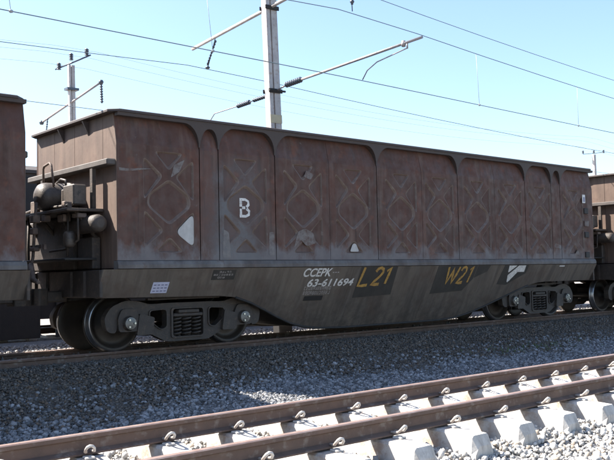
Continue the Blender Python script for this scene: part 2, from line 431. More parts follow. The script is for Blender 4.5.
def stones(name, P, size, col, base=(ico_v, ico_f)):
    V, F = base; n = len(P)
    # angular chips: jittered hull, random stretch and rotation
    v = V[None]*(1+rng.uniform(-.28, .28, (n, len(V), 1)))
    v = v*rng.uniform(.65, 1.25, (n, 1, 3))*np.array([1, 1, .8])
    q = rng.normal(size=(n, 4)); q /= np.linalg.norm(q, axis=1)[:, None]
    w_, x, y, z = q.T
    Rm = np.stack([1-2*(y*y+z*z), 2*(x*y-z*w_), 2*(x*z+y*w_), 2*(x*y+z*w_), 1-2*(x*x+z*z), 2*(y*z-x*w_), 2*(x*z-y*w_), 2*(y*z+x*w_), 1-2*(x*x+y*y)], 1).reshape(n, 3, 3)
    v = np.einsum('nij,nvj->nvi', Rm, v)*size[:, None, None]+P[:, None, :]
    f = F[None]+(np.arange(n)*len(V))[:, None, None]
    me = bpy.data.meshes.new(name); nv, nf = n*len(V), n*len(F)
    me.vertices.add(nv); me.vertices.foreach_set('co', v.astype(np.float32).ravel())
    me.loops.add(nf*3); me.loops.foreach_set('vertex_index', f.astype(np.int32).ravel())
    me.polygons.add(nf); me.polygons.foreach_set('loop_start', np.arange(nf, dtype=np.int32)*3)
    me.update(calc_edges=True)
    a = me.attributes.new('stone_colour', 'FLOAT_COLOR', 'POINT')
    c4 = np.concatenate([np.repeat(col, len(V), 0), np.ones((nv, 1))], 1).astype(np.float32)
    a.data.foreach_set('color', c4.ravel()); me.materials.append(STONE)
    o = bpy.data.objects.new(name, me); C.objects.link(o); o['kind'] = 'stuff'; return o
def wob(X, Y):                                     # soft irregular field
    return np.sin(X*1.3+Y*.7)*.35+np.sin(X*3.1-Y*2.2+1)*.22+np.sin(X*.45+2)*.3
def field(n, y0, y1, lo, hi, cap0=0.):
    Y = rng.uniform(y0, y1, n); X = rng.uniform(0, 1, n)*(hi-lo)*Y+lo*Y+cap0
    return X, Y
# shaded strip between the two tracks
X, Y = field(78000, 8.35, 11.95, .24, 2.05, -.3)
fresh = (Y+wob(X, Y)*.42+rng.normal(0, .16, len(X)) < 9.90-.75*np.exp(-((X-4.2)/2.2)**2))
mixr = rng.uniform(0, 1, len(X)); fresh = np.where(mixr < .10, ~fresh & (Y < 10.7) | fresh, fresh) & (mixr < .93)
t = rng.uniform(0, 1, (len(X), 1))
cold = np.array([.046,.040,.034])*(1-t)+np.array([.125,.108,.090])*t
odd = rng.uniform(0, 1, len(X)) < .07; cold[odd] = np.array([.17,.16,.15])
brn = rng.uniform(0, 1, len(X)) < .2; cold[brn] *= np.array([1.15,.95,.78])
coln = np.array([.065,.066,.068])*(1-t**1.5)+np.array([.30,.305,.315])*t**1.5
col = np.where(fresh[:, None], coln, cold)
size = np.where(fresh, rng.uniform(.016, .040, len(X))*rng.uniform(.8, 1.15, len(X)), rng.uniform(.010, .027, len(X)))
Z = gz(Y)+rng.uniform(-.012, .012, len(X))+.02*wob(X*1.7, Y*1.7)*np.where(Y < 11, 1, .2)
Z = np.where(np.abs(np.abs(Y-YT)-.5685) < .12, Z-.03, Z)
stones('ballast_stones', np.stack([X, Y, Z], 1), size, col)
# sunlit ballast around the near sleepers
X, Y = field(27000, 2.9, 6.75, .2, 2.15)
t = rng.uniform(0, 1, (len(X), 1)); col = np.array([.26,.245,.225])*(1-t)+np.array([.50,.48,.45])*t
brown = rng.uniform(0, 1, len(X)) < .12; col[brown] *= np.array([.80,.70,.60])
rail_d = np.minimum(abs(Y-5.27-.5685), abs(Y-5.27+.5685))
Z = gz(Y)+rng.uniform(-.015, .02, len(X))
stones('sunlit_ballast_stones', np.stack([X, Y, Z], 1), rng.uniform(.012, .028, len(X))*rng.choice([.7, 1, 1, 1.45], len(X)), col)
# fresh shoulder that falls away behind the far rail, with a heap or two that peek over it
X, Y = field(11000, 6.3, 8.5, .3, 2.0); t = rng.uniform(0, 1, (len(X), 1))
hump = np.exp(-((X-5.3)/.3)**2)*.09+np.exp(-((X-2.28)/.25)**2)*.13
stones('shoulder_stones', np.stack([X, Y, gz(Y)+.01+hump*np.exp(-((Y-6.72)/.16)**2)], 1), rng.uniform(.02, .036, len(X)), np.array([.24,.23,.22])*(1-t)+np.array([.44,.43,.41])*t)
# ballast behind the wagons
X, Y = field(9000, 13.2, 17.9, .3, 2.0); t = rng.uniform(0, 1, (len(X), 1))
stones('far_ballast_stones', np.stack([X, Y, gz(Y)+rng.uniform(-.01, .03, len(X))], 1), rng.uniform(.025, .05, len(X)), np.array([.16,.15,.14])*(1-t)+np.array([.32,.30,.28])*t, (oct_v, oct_f))
# a thin line of weeds
wd = MB()
for i in range(150):
    cx, cy = random.gauss(15.0, .85), random.gauss(10.05, .15); h = random.uniform(.03, .10); a = random.uniform(0, 6.28); l = random.uniform(.3, .9)*h
    bx, by = math.cos(a), math.sin(a); z0 = float(gz(cy))
    wd.add([(cx-by*.008, cy+bx*.008, z0), (cx+by*.008, cy-bx*.008, z0), (cx+bx*l*.5+by*.006, cy+by*l*.5-bx*.006, z0+h*.7), (cx+bx*l, cy+by*l, z0+h)], [(0,1,2),(0,2,3)])
wo = wd.build('weeds', MB_['weed'], None, False); wo['kind'] = 'stuff'

# ------------------------------------------------------------------ coal wagon (local frame: x along the track from the body centre, y from the track centre)
X0 = 12.63
WG = 'brown coal wagons of one train'
wag = empty('coal_wagon', (X0, YT, 0), 'middle coal wagon with white B and yellow L21 and W21 on its brown side', 'coal wagon', WG)
lx = lambda X: X-X0
YS = -1.45                                         # outer face of the side panels
K = .55                                            # the sill leans in below its top edge
seams = [6.02,7.50,7.87,9.06,10.33,11.58,12.88,14.03,15.32,16.48,17.56,17.94,19.40]
seams = [lx(s_) for s_ in seams]
pat = {0:6.93,2:8.42,3:9.70,4:10.94,5:12.27,6:13.44,7:14.70,8:15.90,9:17.08,11:18.52}
def pockets(cx, w=.455):
    P = [[(-.27,3.12),(.27,3.12),(0,2.81)],                                     # top triangle
         [(-w,3.03),(-.10,2.735),(-w,2.34)], [(w,3.03),(w,2.34),(.10,2.735)],     # upper left, upper right
         [(0,2.70),(.38,2.44),(.40,2.26),(0,1.96),(-.40,2.26),(-.38,2.44)],     # diamond
         [(-w,2.21),(-.09,1.88),(-w,1.60)], [(w,2.21),(w,1.60),(.09,1.88)],     # lower left, lower right
         [(-.26,1.54),(0,1.80),(.26,1.54)]]
    return [rounded([(cx+p[0], p[1]) for p in q], .085, 4) for q in P]
def side_fn(u, v, d):
    y = YS+d
    if v > 3.2: y += (v-3.2)/.42*.09
    return (u, y, v)
for i in range(12):
    weak = (4, 6, 8); a, b_ = seams[i]+(.003 if i in weak else .008), seams[i+1]-(.003 if i+1 in weak else .008)
    mb = MB(); hol = pockets(lx(pat[i])) if i in pat else []
    mb.plate([(a,1.423),(b_,1.423),(b_,3.2),(a,3.2)], hol, side_fn, 0)
    mb.add([side_fn(a,3.2,0), side_fn(b_,3.2,0), side_fn(b_,3.66,0), side_fn(a,3.66,0)], [(0,1,2,3)])
    mb.add([side_fn(a,1.423,0), side_fn(a,3.66,0), side_fn(a,3.66,.03 if i else .10), side_fn(a,1.423,.03 if i else .10)], [(0,1,2,3)])
    mb.add([side_fn(b_,1.423,0), side_fn(b_,3.66,0), side_fn(b_,3.66,.03 if i < 11 else .10), side_fn(b_,1.423,.03 if i < 11 else .10)], [(0,1,2,3)])
    floors = []
    for q in hol:
        cx = sum(p[0] for p in q)/len(q); cz = sum(p[1] for p in q)/len(q)
        def ins(p, k): 
            d = Vector((p[0]-cx, p[1]-cz)); L = d.length; return (cx+d.x*(1-k/L), cz+d.y*(1-k/L))
        q1 = [ins(p, .020) for p in q]; q2 = [ins(p, .052) for p in q]; m = len(q)
        vs = [side_fn(*p, 0) for p in q]+[side_fn(*p, .007) for p in q1]+[side_fn(*p, .030) for p in q2]
        mb.add(vs, [(k, (k+1)%m, m+(k+1)%m, m+k) for k in range(m)]+[(m+k, m+(k+1)%m, 2*m+(k+1)%m, 2*m+k) for k in range(m)], 1)
        floors.append(q2)
    po = mb.build('side_panel', [MB_['body'], MB_['edge']], wag, True)
    for j, q in enumerate(floors):                                               # pressed pocket floors
        fb = MB(); fb.plate(q, [], lambda u, v, d: side_fn(u, v, .030+d), .004)
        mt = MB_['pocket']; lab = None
        if i == 0 and j == 5:
            mt, lab = MB_['pocketwhite'], 'chalky white painted pocket'
            big = rounded([(lx(pat[0])+p[0], p[1]) for p in ((.44,2.17),(.44,1.62),(.10,1.86))], .12, 5)
            fb = MB(); fb.plate(big, [], lambda u, v, d: side_fn(u, v, -.008+d), .012)
        f = fb.build('pocket', mt, po)
        if lab: f['label'] = lab
# thin worn paint areas over pressings of single panels
def patch_plate(name, poly, mt, off=.004):
    b = MB(); b.plate(poly, [], lambda u, v, d: side_fn(u, v, -off+d), .003); return b.build(name, mt, wag)
patch_plate('worn_patch', rounded([(lx(7.93),1.46),(lx(8.10),1.46),(lx(8.06),1.88),(lx(7.95),1.93)], .03), MB_['scuff'])
patch_plate('worn_patch', rounded([(lx(8.90),1.50),(lx(9.02),1.50),(lx(9.02),1.90),(lx(8.91),1.90)], .03), MB_['scuff'])
patch_plate('worn_patch', rounded([(lx(9.45),1.62),(lx(9.62),1.78),(lx(9.76),1.66),(lx(9.98),1.72),(lx(9.92),1.90),(lx(9.72),1.98),(lx(9.56),1.92)], .04), MB_['scuff'])
patch_plate('worn_patch', rounded([(lx(10.82),1.57),(lx(11.06),1.57),(lx(10.98),1.72),(lx(10.90),1.72)], .04), MB_['pocketwhite'])
patch_plate('worn_patch', rounded([(lx(17.62),1.70),(lx(17.90),1.66),(lx(17.92),1.74),(lx(17.66),1.80)], .03), MB_['scuff'])
patch_plate('worn_patch', rounded([(lx(18.50),1.52),(lx(18.76),1.52),(lx(18.64),1.66)], .03), MB_['scuff'])
patch_plate('worn_patch', rounded([(lx(9.78),3.02),(lx(9.96),2.96),(lx(9.88),2.86),(lx(9.72),2.90)], .03), MB_['scuff'])

patch_plate('worn_patch', [(lx(6.06),2.775),(lx(6.22),2.77),(lx(6.40),2.80),(lx(6.63),2.835),(lx(6.42),2.835),(lx(6.24),2.81),(lx(6.06),2.82)], MB_['scuff'])
patch_plate('worn_patch', rounded([(lx(7.02),2.92),(lx(7.22),3.02),(lx(7.12),2.82),(lx(6.96),2.72)], .02), MB_['scuff'])
# hopper shell behind the panels, the ends and an unseen lid blocking the sun
b = MB(); xe0, xe1 = seams[0], seams[-1]
b.box(xe0+.03, xe1-.03, -1.375, -1.33, 1.30, 3.42); b.box(xe0+.03, xe1-.03, -1.33, -1.28, 3.42, 3.66)
b.box(xe0, xe1, 1.38, 1.45, 1.30, 3.66)
b.build('hopper_shell', MB_['body'], wag)
b = MB()
nx, ny = 40, 8; hv = [(xe0+.1+(xe1-xe0-.2)*i/nx, -1.27+2.62*j/ny, 3.30+.12*math.sin(i*.9)*math.sin(j*.8)+random.uniform(-.03,.03)) for j in range(ny+1) for i in range(nx+1)]
b.add(hv, [(j*(nx+1)+i, j*(nx+1)+i+1, (j+1)*(nx+1)+i+1, (j+1)*(nx+1)+i) for j in range(ny) for i in range(nx)])
b.build('hidden_sun_lid', MB_['coal'], wag)  # added lid below the rim, out of view, keeps sun out of the hopper
for sgn, xe in ((-1, xe0), (1, xe1)):
    ws = sorted((xe-sgn*.0, xe-sgn*.07))
    ye = [-1.355,-1.02,-.05,.72,1.45]
    for j in range(4):                            # four sheets above the ledge, four below
        m = MB(); m.box(ws[0], ws[1], ye[j]+.005, ye[j+1]-.005, 2.95, 3.655); m.build('end_sheet', MB_['endwall'], wag)
        m = MB(); m.box(ws[0], ws[1], ye[j]+.005, ye[j+1]-.005, 1.31, 2.86); m.build('end_sheet', MB_['endwall'], wag)
    m = MB(); o = sorted((xe+sgn*(.15 if sgn < 0 else .05), xe-sgn*.05))
    m.box(o[0], o[1], -1.43, 1.50, 2.855, 2.95, 0, .015); m.build('end_ledge', MB_['ledge'], wag)
    for yb in (-.55, .35):                        # small gussets under the rim
        m = MB(); x1 = xe+sgn*.003
        m.add([(x1,yb-.02,3.64),(x1,yb+.02,3.64),(x1+sgn*.11,yb-.02,3.64),(x1+sgn*.11,yb+.02,3.64),(x1,yb-.02,3.42),(x1,yb+.02,3.42)], [(0,2,4),(1,3,5),(0,1,3,2),(2,3,5,4),(0,1,5,4)])
        m.build('gusset', MB_['rim'], wag)
for sgn, xe, i in ((-1, xe0, 0), (1, xe1, 11)):       # folded corner of the side, seen end-on
    m = MB(); x1, x2 = xe+sgn*.004, xe-sgn*.006
    q = [(YS-.001,1.423),(YS-.001,3.2),(YS+.089,3.64),(YS+.125,3.64),(YS+.10,3.2),(YS+.10,1.423)]
    m.add([(x1,y,z) for y,z in q]+[(x2,y,z) for y,z in q], [tuple(range(6)), tuple(range(6,12))]+[(k,(k+1)%6,6+(k+1)%6,6+k) for k in range(6)])
    m.build('corner_fold', MB_['endwall'], wag)
# scalloped fascia under the rim
def fascia(tips, zt, tip_z):
    out = [(tips[0][0], zt), (tips[0][0], tips[0][1])]
    for i in range(len(tips)-1):
        (xa, za, ha), (xb, zb, hb) = tips[i], tips[i+1]
        wdt = (xb-xa); rx = min(.30, wdt*.42); top = 3.605 if wdt > .6 else 3.55
        xa2, xb2 = xa+ha, xb-hb
        if i == 0: out[-1] = (tips[0][0], top)
        for k in range(9) if i else ():
            t = math.pi/2*k/8; out.append((xa2+rx*(1-math.cos(t)), za+(top-za)*math.sin(t)))
        if i == len(tips)-2: out.append((xb, top))
        for k in range(9) if i < len(tips)-2 else ():
            t = math.pi/2*(1-k/8); out.append((xb2-rx*(1-math.cos(t)), zb+(top-zb)*math.sin(t)))
    out.append((tips[-1][0], zt)); return out
fx = [seams[0],seams[1],seams[2],seams[3],seams[5],seams[7],seams[9],seams[10],seams[11],seams[12]]
tips = [(x, 3.24 if 0 < i < 9 else 3.46, .012) for i, x in enumerate(fx)]
def ffn(u, v, d): return (u, YS-.055+(3.66-v)/.42*.045+d, v)
b = MB(); b.plate(fascia(tips, 3.66, 3.25), [], ffn, .10); b.build('arched_fascia', MB_['rim'], wag)
# rim: a ring with cut corners
b = MB()
def ring(o, ch): 
    x0, x1, y0, y1 = xe0-.12+o, xe1+.0-o, -1.53+o, 1.53-o
    return [(x0+ch,y0),(x1-ch,y0),(x1,y0+ch),(x1,y1-ch),(x1-ch,y1),(x0+ch,y1),(x0,y1-ch),(x0,y0+ch)]
def rz(p): return 0
A = ring(0, .13); B = ring(.17, .08); z0, z1 = 3.658, 3.70
vs = [(x,y,z0) for x,y in A]+[(x,y,z1-.012) for x,y in A]+[(x*.9985,y*.99,z1) for x,y in A]+[(x,y,z1) for x,y in B]+[(x,y,z0) for x,y in B]
for l in range(4): 
    b.add([vs[l*8+k] for k in range(8)]+[vs[(l+1)*8+k] for k in range(8)], [(k,(k+1)%8,8+(k+1)%8,8+k) for k in range(8)])
b.add([vs[k] for k in range(8)]+[vs[32+k] for k in range(8)], [(k,8+k,8+(k+1)%8,(k+1)%8) for k in range(8)])
b.build('top_rim', MB_['rim'], wag)

# flange band and leaning sill with its deep belly
b = MB(); xs0, xs1 = lx(5.77), lx(19.50)
for s_ in (-1, 1):
    pr = [(1.418,-1.452),(1.405,-1.475),(1.355,-1.50),(1.30,-1.50),(1.292,-1.44),(1.292,-1.36),(1.418,-1.36)]
    pr = [(z, s_*-1*y*-1 if s_ < 0 else -y) for z, y in pr]
    pr = [(z, y if s_ > 0 else -abs(y)) for z, y in pr]
    n = len(pr); x_a, x_b = seams[0]-.01, seams[-1]+.01
    b.add([(x_a,y,z) for z,y in pr]+[(x_b,y,z) for z,y in pr], [(k,(k+1)%n,n+(k+1)%n,n+k) for k in range(n)]+[tuple(range(n)), tuple(range(n,2*n))])
b.build('flange_band', MB_['flange'], wag)
prof = [(5.78,.865),(8.02,.835),(8.35,.80),(8.72,.69),(9.05,.56),(9.39,.42),(9.75,.29),(10.08,.21),(10.5,.155),(11.2,.13),(14.0,.13),(14.5,.16),(14.96,.24),(15.45,.38),(15.94,.54),(16.4,.69),(16.8,.81),(17.15,.865),(17.5,.885),(19.46,.885)]
prof = [(lx(x), z) for x, z in prof]
def yn(z): return -1.478+K*(1.29-z)
for s_ in (-1, 1):
    b = MB()
    fn = lambda u, v, d: (u, -s_*(yn(v)+d), v)
    xs_ = [p[0] for p in prof]
    for i in range(len(prof)-1):
        (xa, za), (xb, zb) = prof[i], prof[i+1]
        for d in (0, .05):
            b.add([fn(xa,1.289,d), fn(xb,1.289,d), fn(xb,zb,d), fn(xa,za,d)], [(0,1,2,3)])
        b.add([fn(xa,za,0), fn(xb,zb,0), fn(xb,zb,.05), fn(xa,za,.05)], [(0,1,2,3)])
    for p in (prof[0], prof[-1]): b.add([fn(p[0],1.289,0), fn(p[0],p[1],0), fn(p[0],p[1],.05), fn(p[0],1.289,.05)], [(0,1,2,3)])
    b.add([fn(prof[0][0],1.289,0), fn(prof[-1][0],1.289,0), fn(prof[-1][0],1.289,.05), fn(prof[0][0],1.289,.05)], [(0,1,2,3)])
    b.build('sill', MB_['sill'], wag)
    # bottom lip of the belly
    b = MB(); lp = [p for p in prof if lx(8.3) < p[0] < lx(16.9)]
    b.tube([(x, -s_*(yn(z)-.004), z-.004) for x, z in lp], .022, 6); b.build('belly_lip', MB_['dark'], wag)
b = MB()
bp = [p for p in prof if p[1] < .72]
for i in range(len(bp)-1):
    (xa, za), (xb, zb) = bp[i], bp[i+1]
    b.add([(xa,yn(za)+.03,za+.012),(xb,yn(zb)+.03,zb+.012),(xb,-yn(zb)-.03,zb+.012),(xa,-yn(za)-.03,za+.012)], [(0,1,2,3)])
for (xa, za) in (bp[0], bp[-1]): b.add([(xa,yn(za)+.03,za+.012),(xa,-yn(za)-.03,za+.012),(xa,-1.3,1.28),(xa,1.3,1.28)], [(0,1,3,2)])
b.build('belly_floor', MB_['dark'], wag)
b = MB(); b.box(xs0+.06, bp[0][0]+.02, -1.33, 1.33, 1.10, 1.28); b.box(bp[-1][0]-.02, xs1-.06, -1.33, 1.33, 1.10, 1.28)
b.box(xs0+.1, bp[0][0]+.1, -.2, .2, .82, 1.1); b.box(bp[-1][0]-.1, xs1-.1, -.2, .2, .82, 1.1)
b.build_each('underframe', MB_['dark'], wag)
for sgn, xe in ((-1, xs0), (1, xs1)):
    b = MB(); o = sorted((xe, xe-sgn*.05)); b.box(o[0], o[1], -1.38, 1.38, .87, 1.285, 0, .01)
    for yy in (-.9, -.45, .45, .9): b.box(min(xe, xe+sgn*.04), max(xe, xe+sgn*.04), yy-.03, yy+.03, .88, 1.27)
    b.build_each('headstock', MB_['gear'], wag)
    # coupler with knuckle head
    b = MB(); o = sorted((xe-sgn*.1, xe+sgn*.30)); b.box(o[0], o[1], -.09, .09, .80, .98, 0, .02)
    b.plate(rounded([(-.0,-.13),(.16,-.17),(.30,-.10),(.26,.0),(.14,.02),(.13,.10),(.24,.15),(.16,.22),(.0,.17)], .03), [], lambda u, v, d: (xe+sgn*(.26+u), v*sgn, .76+d), .26)
    b.build_each('coupler', MB_['bogie'], wag)

# brake gear on the end platform (left end)
xe = xe0; L = lx
b = MB(); b.box(L(5.40), L(6.00), -1.08, 1.2, 2.17, 2.22, 0, .01); b.build('end_platform', MB_['gear'], wag)
b = MB(); b.box(L(5.40), L(5.92), -1.0, 1.0, 1.44, 1.475, 0, .008); b.build('added_shade_plate', MB_['dark'], wag)  # added plate, put in to shade the headstock below
b = MB()
for yy in (-.95, -.35, .35, 1.0): b.tube([(L(5.6),yy,2.18),(L(5.98),yy,1.72)], .03, 6)
b.box(L(5.86), L(5.92), -.98, -.90, 2.22, 2.84); b.box(L(5.86), L(5.92), .85, .92, 2.22, 2.84)
b.build_each('platform_strut', MB_['gear'], wag)
b = MB(); r = .225
b.lathe([(.05,0,0),(.13,.015,0),(.19,.055,0),(.215,.11,0),(r,.17,0),(r,.52,0),(.245,.53,0),(.245,.57,0),(r,.58,0),(r,.66,0)], (L(5.33), -.12, 2.46), 'X', 24); b.build('brake_cylinder', MB_['barrel'], wag)
b = MB(); b.tube([(L(5.55),.07,2.62),(L(5.55),.10,2.92),(L(5.55),.06,2.965),(L(5.55),-.14,3.0),(L(5.55),-.2,2.96),(L(5.55),-.30,2.62)], .02, 8); b.build('hand_rail', MB_['boxy'], wag)
b = MB(); b.box(L(5.58), L(5.80), -.92, -.55, 2.28, 2.60, 0, .02); b.box(L(5.60), L(5.78), -.52, -.44, 2.33, 2.55, 0, .015)
b.tube([(L(5.6),-.62,2.6),(L(5.6),-.62,2.68),(L(5.62),-.4,2.72),(L(5.64),-.2,2.68)], .018, 6); b.build_each('valve_box', MB_['barrel'], wag)
b = MB(); b.lathe([(.06,0,0),(.12,.03,0),(.135,.08,0),(.135,.90,0),(.12,.95,0),(.06,.98,0)], (L(5.80), -1.36, 1.98), 'Y', 18); b.build('air_reservoir', MB_['gear'], wag)
b = MB(); b.box(L(5.52), L(5.64), -.70, -.48, 2.04, 2.15, 0, .01); b.box(L(5.60), L(5.75), -1.02, -.82, 2.08, 2.15, 0, .01); b.build_each('valve', MB_['boxy'], wag)
b = MB(); b.box(L(5.82), L(5.98), -.42, 1.36, 1.30, 2.14, 0, .02); b.build('control_cabinet', MB_['gear'], wag)
b = MB(); b.box(L(5.86), L(6.0), -.98, -.46, 1.30, 1.80, 0, .02); b.build('control_cabinet', MB_['gear'], wag)
b = MB()
b.tube([(L(5.32),-0.18,2.36),(L(5.30),-0.17,2.1),(L(5.28),-0.17,1.75),(L(5.26),-0.18,1.5),(L(5.21),-0.22,1.38)], .026, 8)
b.tube([(L(5.21),-0.22,1.40),(L(5.18),-0.32,1.28),(L(5.16),-0.42,1.16),(L(5.16),-0.62,1.12)], [.04,.05,.045,.03], 8)
b.box(L(5.16), L(5.24), -0.20, -0.09, 1.00, 1.28, 0, .015); b.box(L(5.24), L(5.32), -0.24, -0.10, 1.86, 1.96, 0, .01); b.box(L(5.24), L(5.34), -0.26, -0.08,1.60,1.66,0,.01)
b.box(L(5.24), L(5.36), -0.24, -0.08, 2.04, 2.16, 0, .01)
b.build_each('brake_hose', MB_['boxy'], wag)
b = MB()
for k in range(5): b.box(L(5.32), L(5.36), -.45+.12*k, -.40+.12*k, 1.62+.02*(k%2), 1.70)
b.build_each('release_lever', MB_['boxy'], wag)

b = MB()
b.tube([(L(5.46),-1.0,2.26),(L(5.5),-.6,2.27),(L(5.52),.3,2.30),(L(5.55),.9,2.26)], .022, 6)
b.tube([(L(5.62),-.98,2.17),(L(5.64),-.96,1.75),(L(5.60),-.6,1.62),(L(5.52),-.2,1.60)], .02, 6)
b.tube([(L(5.50),.55,2.2),(L(5.50),.58,1.7),(L(5.48),.5,1.1)], .025, 6)
b.tube([(L(5.56),-.75,1.5),(L(5.58),-.74,2.2)], .018, 6)
b.tube([(L(5.70),-.45,2.2),(L(5.72),-.5,1.9),(L(5.78),-.9,1.86)], .02, 6)
b.build_each('brake_pipe', MB_['gear'], wag)
b = MB()
b.box(L(5.44), L(5.56), -.92, -.80, 2.225, 2.33, 0, .012); b.box(L(5.47), L(5.57), .25, .42, 2.225, 2.42, 0, .012); b.box(L(5.40), L(5.50), -.30, -.16, 2.06, 2.165, 0, .012)
b.build_each('valve', MB_['boxy'], wag)
b = MB(); b.lathe([(.045,0,0),(.07,.01,0),(.09,.05,0),(.09,.20,0),(.07,.24,0),(.04,.25,0)], (L(5.58), -.78, 1.64), 'Z', 14); b.build('relay_valve', MB_['barrel'], wag)
# bogies
def sideframe():
    outer = [(-1.46,.34),(-1.50,.55),(-1.38,.72),(-1.14,.81),(-.90,.79),(-.72,.735),(-.40,.745),(.40,.745),(.72,.735),(.90,.79),(1.14,.81),(1.38,.72),(1.50,.55),(1.46,.34),(1.30,.30),(1.26,.56),(.94,.56),(.90,.30),(.74,.29),(.40,.125),(-.40,.125),(-.74,.29),(-.90,.30),(-.94,.56),(-1.26,.56),(-1.30,.30)]
    holes = [rounded([(-.29,.20),(.29,.20),(.29,.645),(-.29,.645)], .05), rounded([(-.72,.63),(-.41,.645),(-.41,.36),(-.52,.33),(-.70,.47)], .06), rounded([(.72,.63),(.70,.47),(.52,.33),(.41,.36),(.41,.645)], .06)]
    b = MB(); b.plate(rounded(outer, .07), holes, lambda u, v, d: (u, d, v), .13)
    # raised flanges of the casting
    for q in holes:
        cx = sum(p[0] for p in q)/len(q); cz = sum(p[1] for p in q)/len(q)
        big = [(cx+(p[0]-cx)*1.12, cz+(p[1]-cz)*1.10) for p in q]
        b.plate(big, [q], lambda u, v, d: (u, -.022+d, v), .03)
    return b
def helix(r, z0, z1, turns, n=11):
    return [(r*math.cos(2*math.pi*t*turns/(n*turns)*n/n*1.0), r*math.sin(2*math.pi*t/n), z0+(z1-z0)*t/(n*turns)) for t in range(int(n*turns)+1)] if False else [(r*math.cos(2*math.pi*t/n), r*math.sin(2*math.pi*t/n), z0+(z1-z0)*t/(n*turns)) for t in range(int(n*turns)+1)]
m_ = {}
def mesh_of(key, b, mats):
    o = b.build(key, mats); me = o.data; bpy.data.objects.remove(o); m_[key] = me; return me
mesh_of('bogie_frame', sideframe(), MB_['bogie'])
b = MB(); b.tube(helix(.075, .205, .50, 5.0), .0165, 6); mesh_of('coil_spring', b, MB_['bogie'])
b = MB(); b.box(-.285,.285,-.03,.16,.515,.575,0,.015); b.box(-.2,.2,-.05,.1,.575,.63,0,.01); mesh_of('bolster', b, MB_['bogie'])
b = MB(); b.lathe([(.13,.10,0),(.13,.02,0),(.115,.005,0),(.10,-.04,1),(.095,-.055,1),(.055,-.062,1),(.03,-.066,1)], (0,0,0), 'Y', 20, 0, False)
for k in range(3):
    a = R(30+120*k); b.lathe([(.017,-.058,2),(.017,-.082,2)], (.062*math.cos(a),0,.062*math.sin(a)), 'Y', 6)
mesh_of('axle_cap', b, [MB_['bogie'], MB_['cap'], MB_['bolt']])
b = MB(); b.plate(rounded([(-.17,-.13),(.17,-.13),(.19,.08),(.12,.22),(-.12,.22),(-.19,.08)], .05), [], lambda u, v, d: (u, d, v), .16); mesh_of('axle_box', b, MB_['bogie'])
b = MB(); b.plate(rounded([(-.15,-.17),(.14,-.15),(.15,.12),(-.12,.17)], .03), [], lambda u, v, d: (u, d, v), .08); mesh_of('wear_plate', b, MB_['boxy' if False else 'bogie'])
b = MB(); rw = .457
b.lathe([(.085,-.09,0),(.10,-.085,0),(.115,-.03,0),(.20,.0,0),(.30,.035,0),(.375,.02,0),(.395,-.055,0),(rw-.02,-.062,1),(rw-.004,-.052,1),(rw,.035,1),(rw+.012,.05,0),(rw+.028,.06,0),(rw+.028,.075,0),(rw+.01,.085,0),(.39,.082,0),(.3,.075,0),(.1,.08,0)], (0,0,0), 'Y', 44)
mesh_of('wheel', b, [MB_['wheel'], MB_['tread']])
b = MB(); b.tube([(0,-1.0,0),(0,1.0,0)], .075, 14); mesh_of('axle', b, MB_['dark'])
b = MB(); b.plate(rounded([(-.05,-.22),(.04,-.24),(.07,.0),(.03,.22),(-.05,.22),(-.01,0)], .02), [], lambda u, v, d: (u, d, v), .09); mesh_of('brake_block', b, MB_['bogie'])
for xc in (lx(7.53), lx(17.58)):
    for sy in (-1, 1):
        fr = link('bogie_frame', m_['bogie_frame'], wag, (xc, sy*1.0, 0), (0, 0, 0 if sy < 0 else math.pi))
        for dx in (-.19, 0, .19): link('coil_spring', m_['coil_spring'], fr, (dx, .055, 0))
        link('bolster', m_['bolster'], fr)
        for dx in (-1.1, 1.1):
            link('axle_box', m_['axle_box'], fr, (dx, -.045, rw)); link('axle_cap', m_['axle_cap'], fr, (dx, -.055, rw), (0, random.uniform(0, 6), 0))
            link('wear_plate', m_['wear_plate'], fr, (dx-.29*(1 if dx > 0 else -1), -.062, .42), (0, R(4), 0))
        for dx in (-1.1, 1.1): link('wheel', m_['wheel'], wag, (xc+dx, sy*.532, rw), (0, random.uniform(0, 6), 0 if sy < 0 else math.pi))
        for dx in (-1.1+.5, 1.1-.5): link('brake_block', m_['brake_block'], wag, (xc+dx, sy*.53-.045, .45), (0, 0, 0 if dx < 0 else math.pi))
    for dx in (-1.1, 1.1): link('axle', m_['axle'], wag, (xc+dx, 0, rw))
    bb = MB(); bb.box(xc-.26, xc+.26, -.86, .86, .42, .66, 0, .03); bb.box(xc-.6, xc+.6, -.7, -.62, .22, .30); bb.box(xc-.6, xc+.6, .62, .7, .22, .30)
    bb.tube([(xc-.75,-.3,.34),(xc+.75,-.3,.34)], .03, 6); bb.build_each('bogie_bolster', MB_['dark'], wag)
    bb = MB(); bb.box(xc-.75, xc+.62, -1.02, -.94, .80, .83); bb.tube([(xc-.7,-1.04,.835),(xc+.74,-1.04,.83),(xc+.76,-1.04,.80)], .016, 6); bb.build_each('brake_rod', MB_['bogie'], wag)

# --- the two neighbours in the train are copies made before the markings go on
PITCH = 14.78
pre = copy_tree(wag); pre.location.x = X0-PITCH
pre['label'] = 'plain brown coal wagon cut off by the left edge, dark side with no markings'
nxt = copy_tree(wag); nxt.location.x = X0+PITCH
nxt['label'] = 'coal wagon at the right edge of the photo, showing its sunlit end wall'

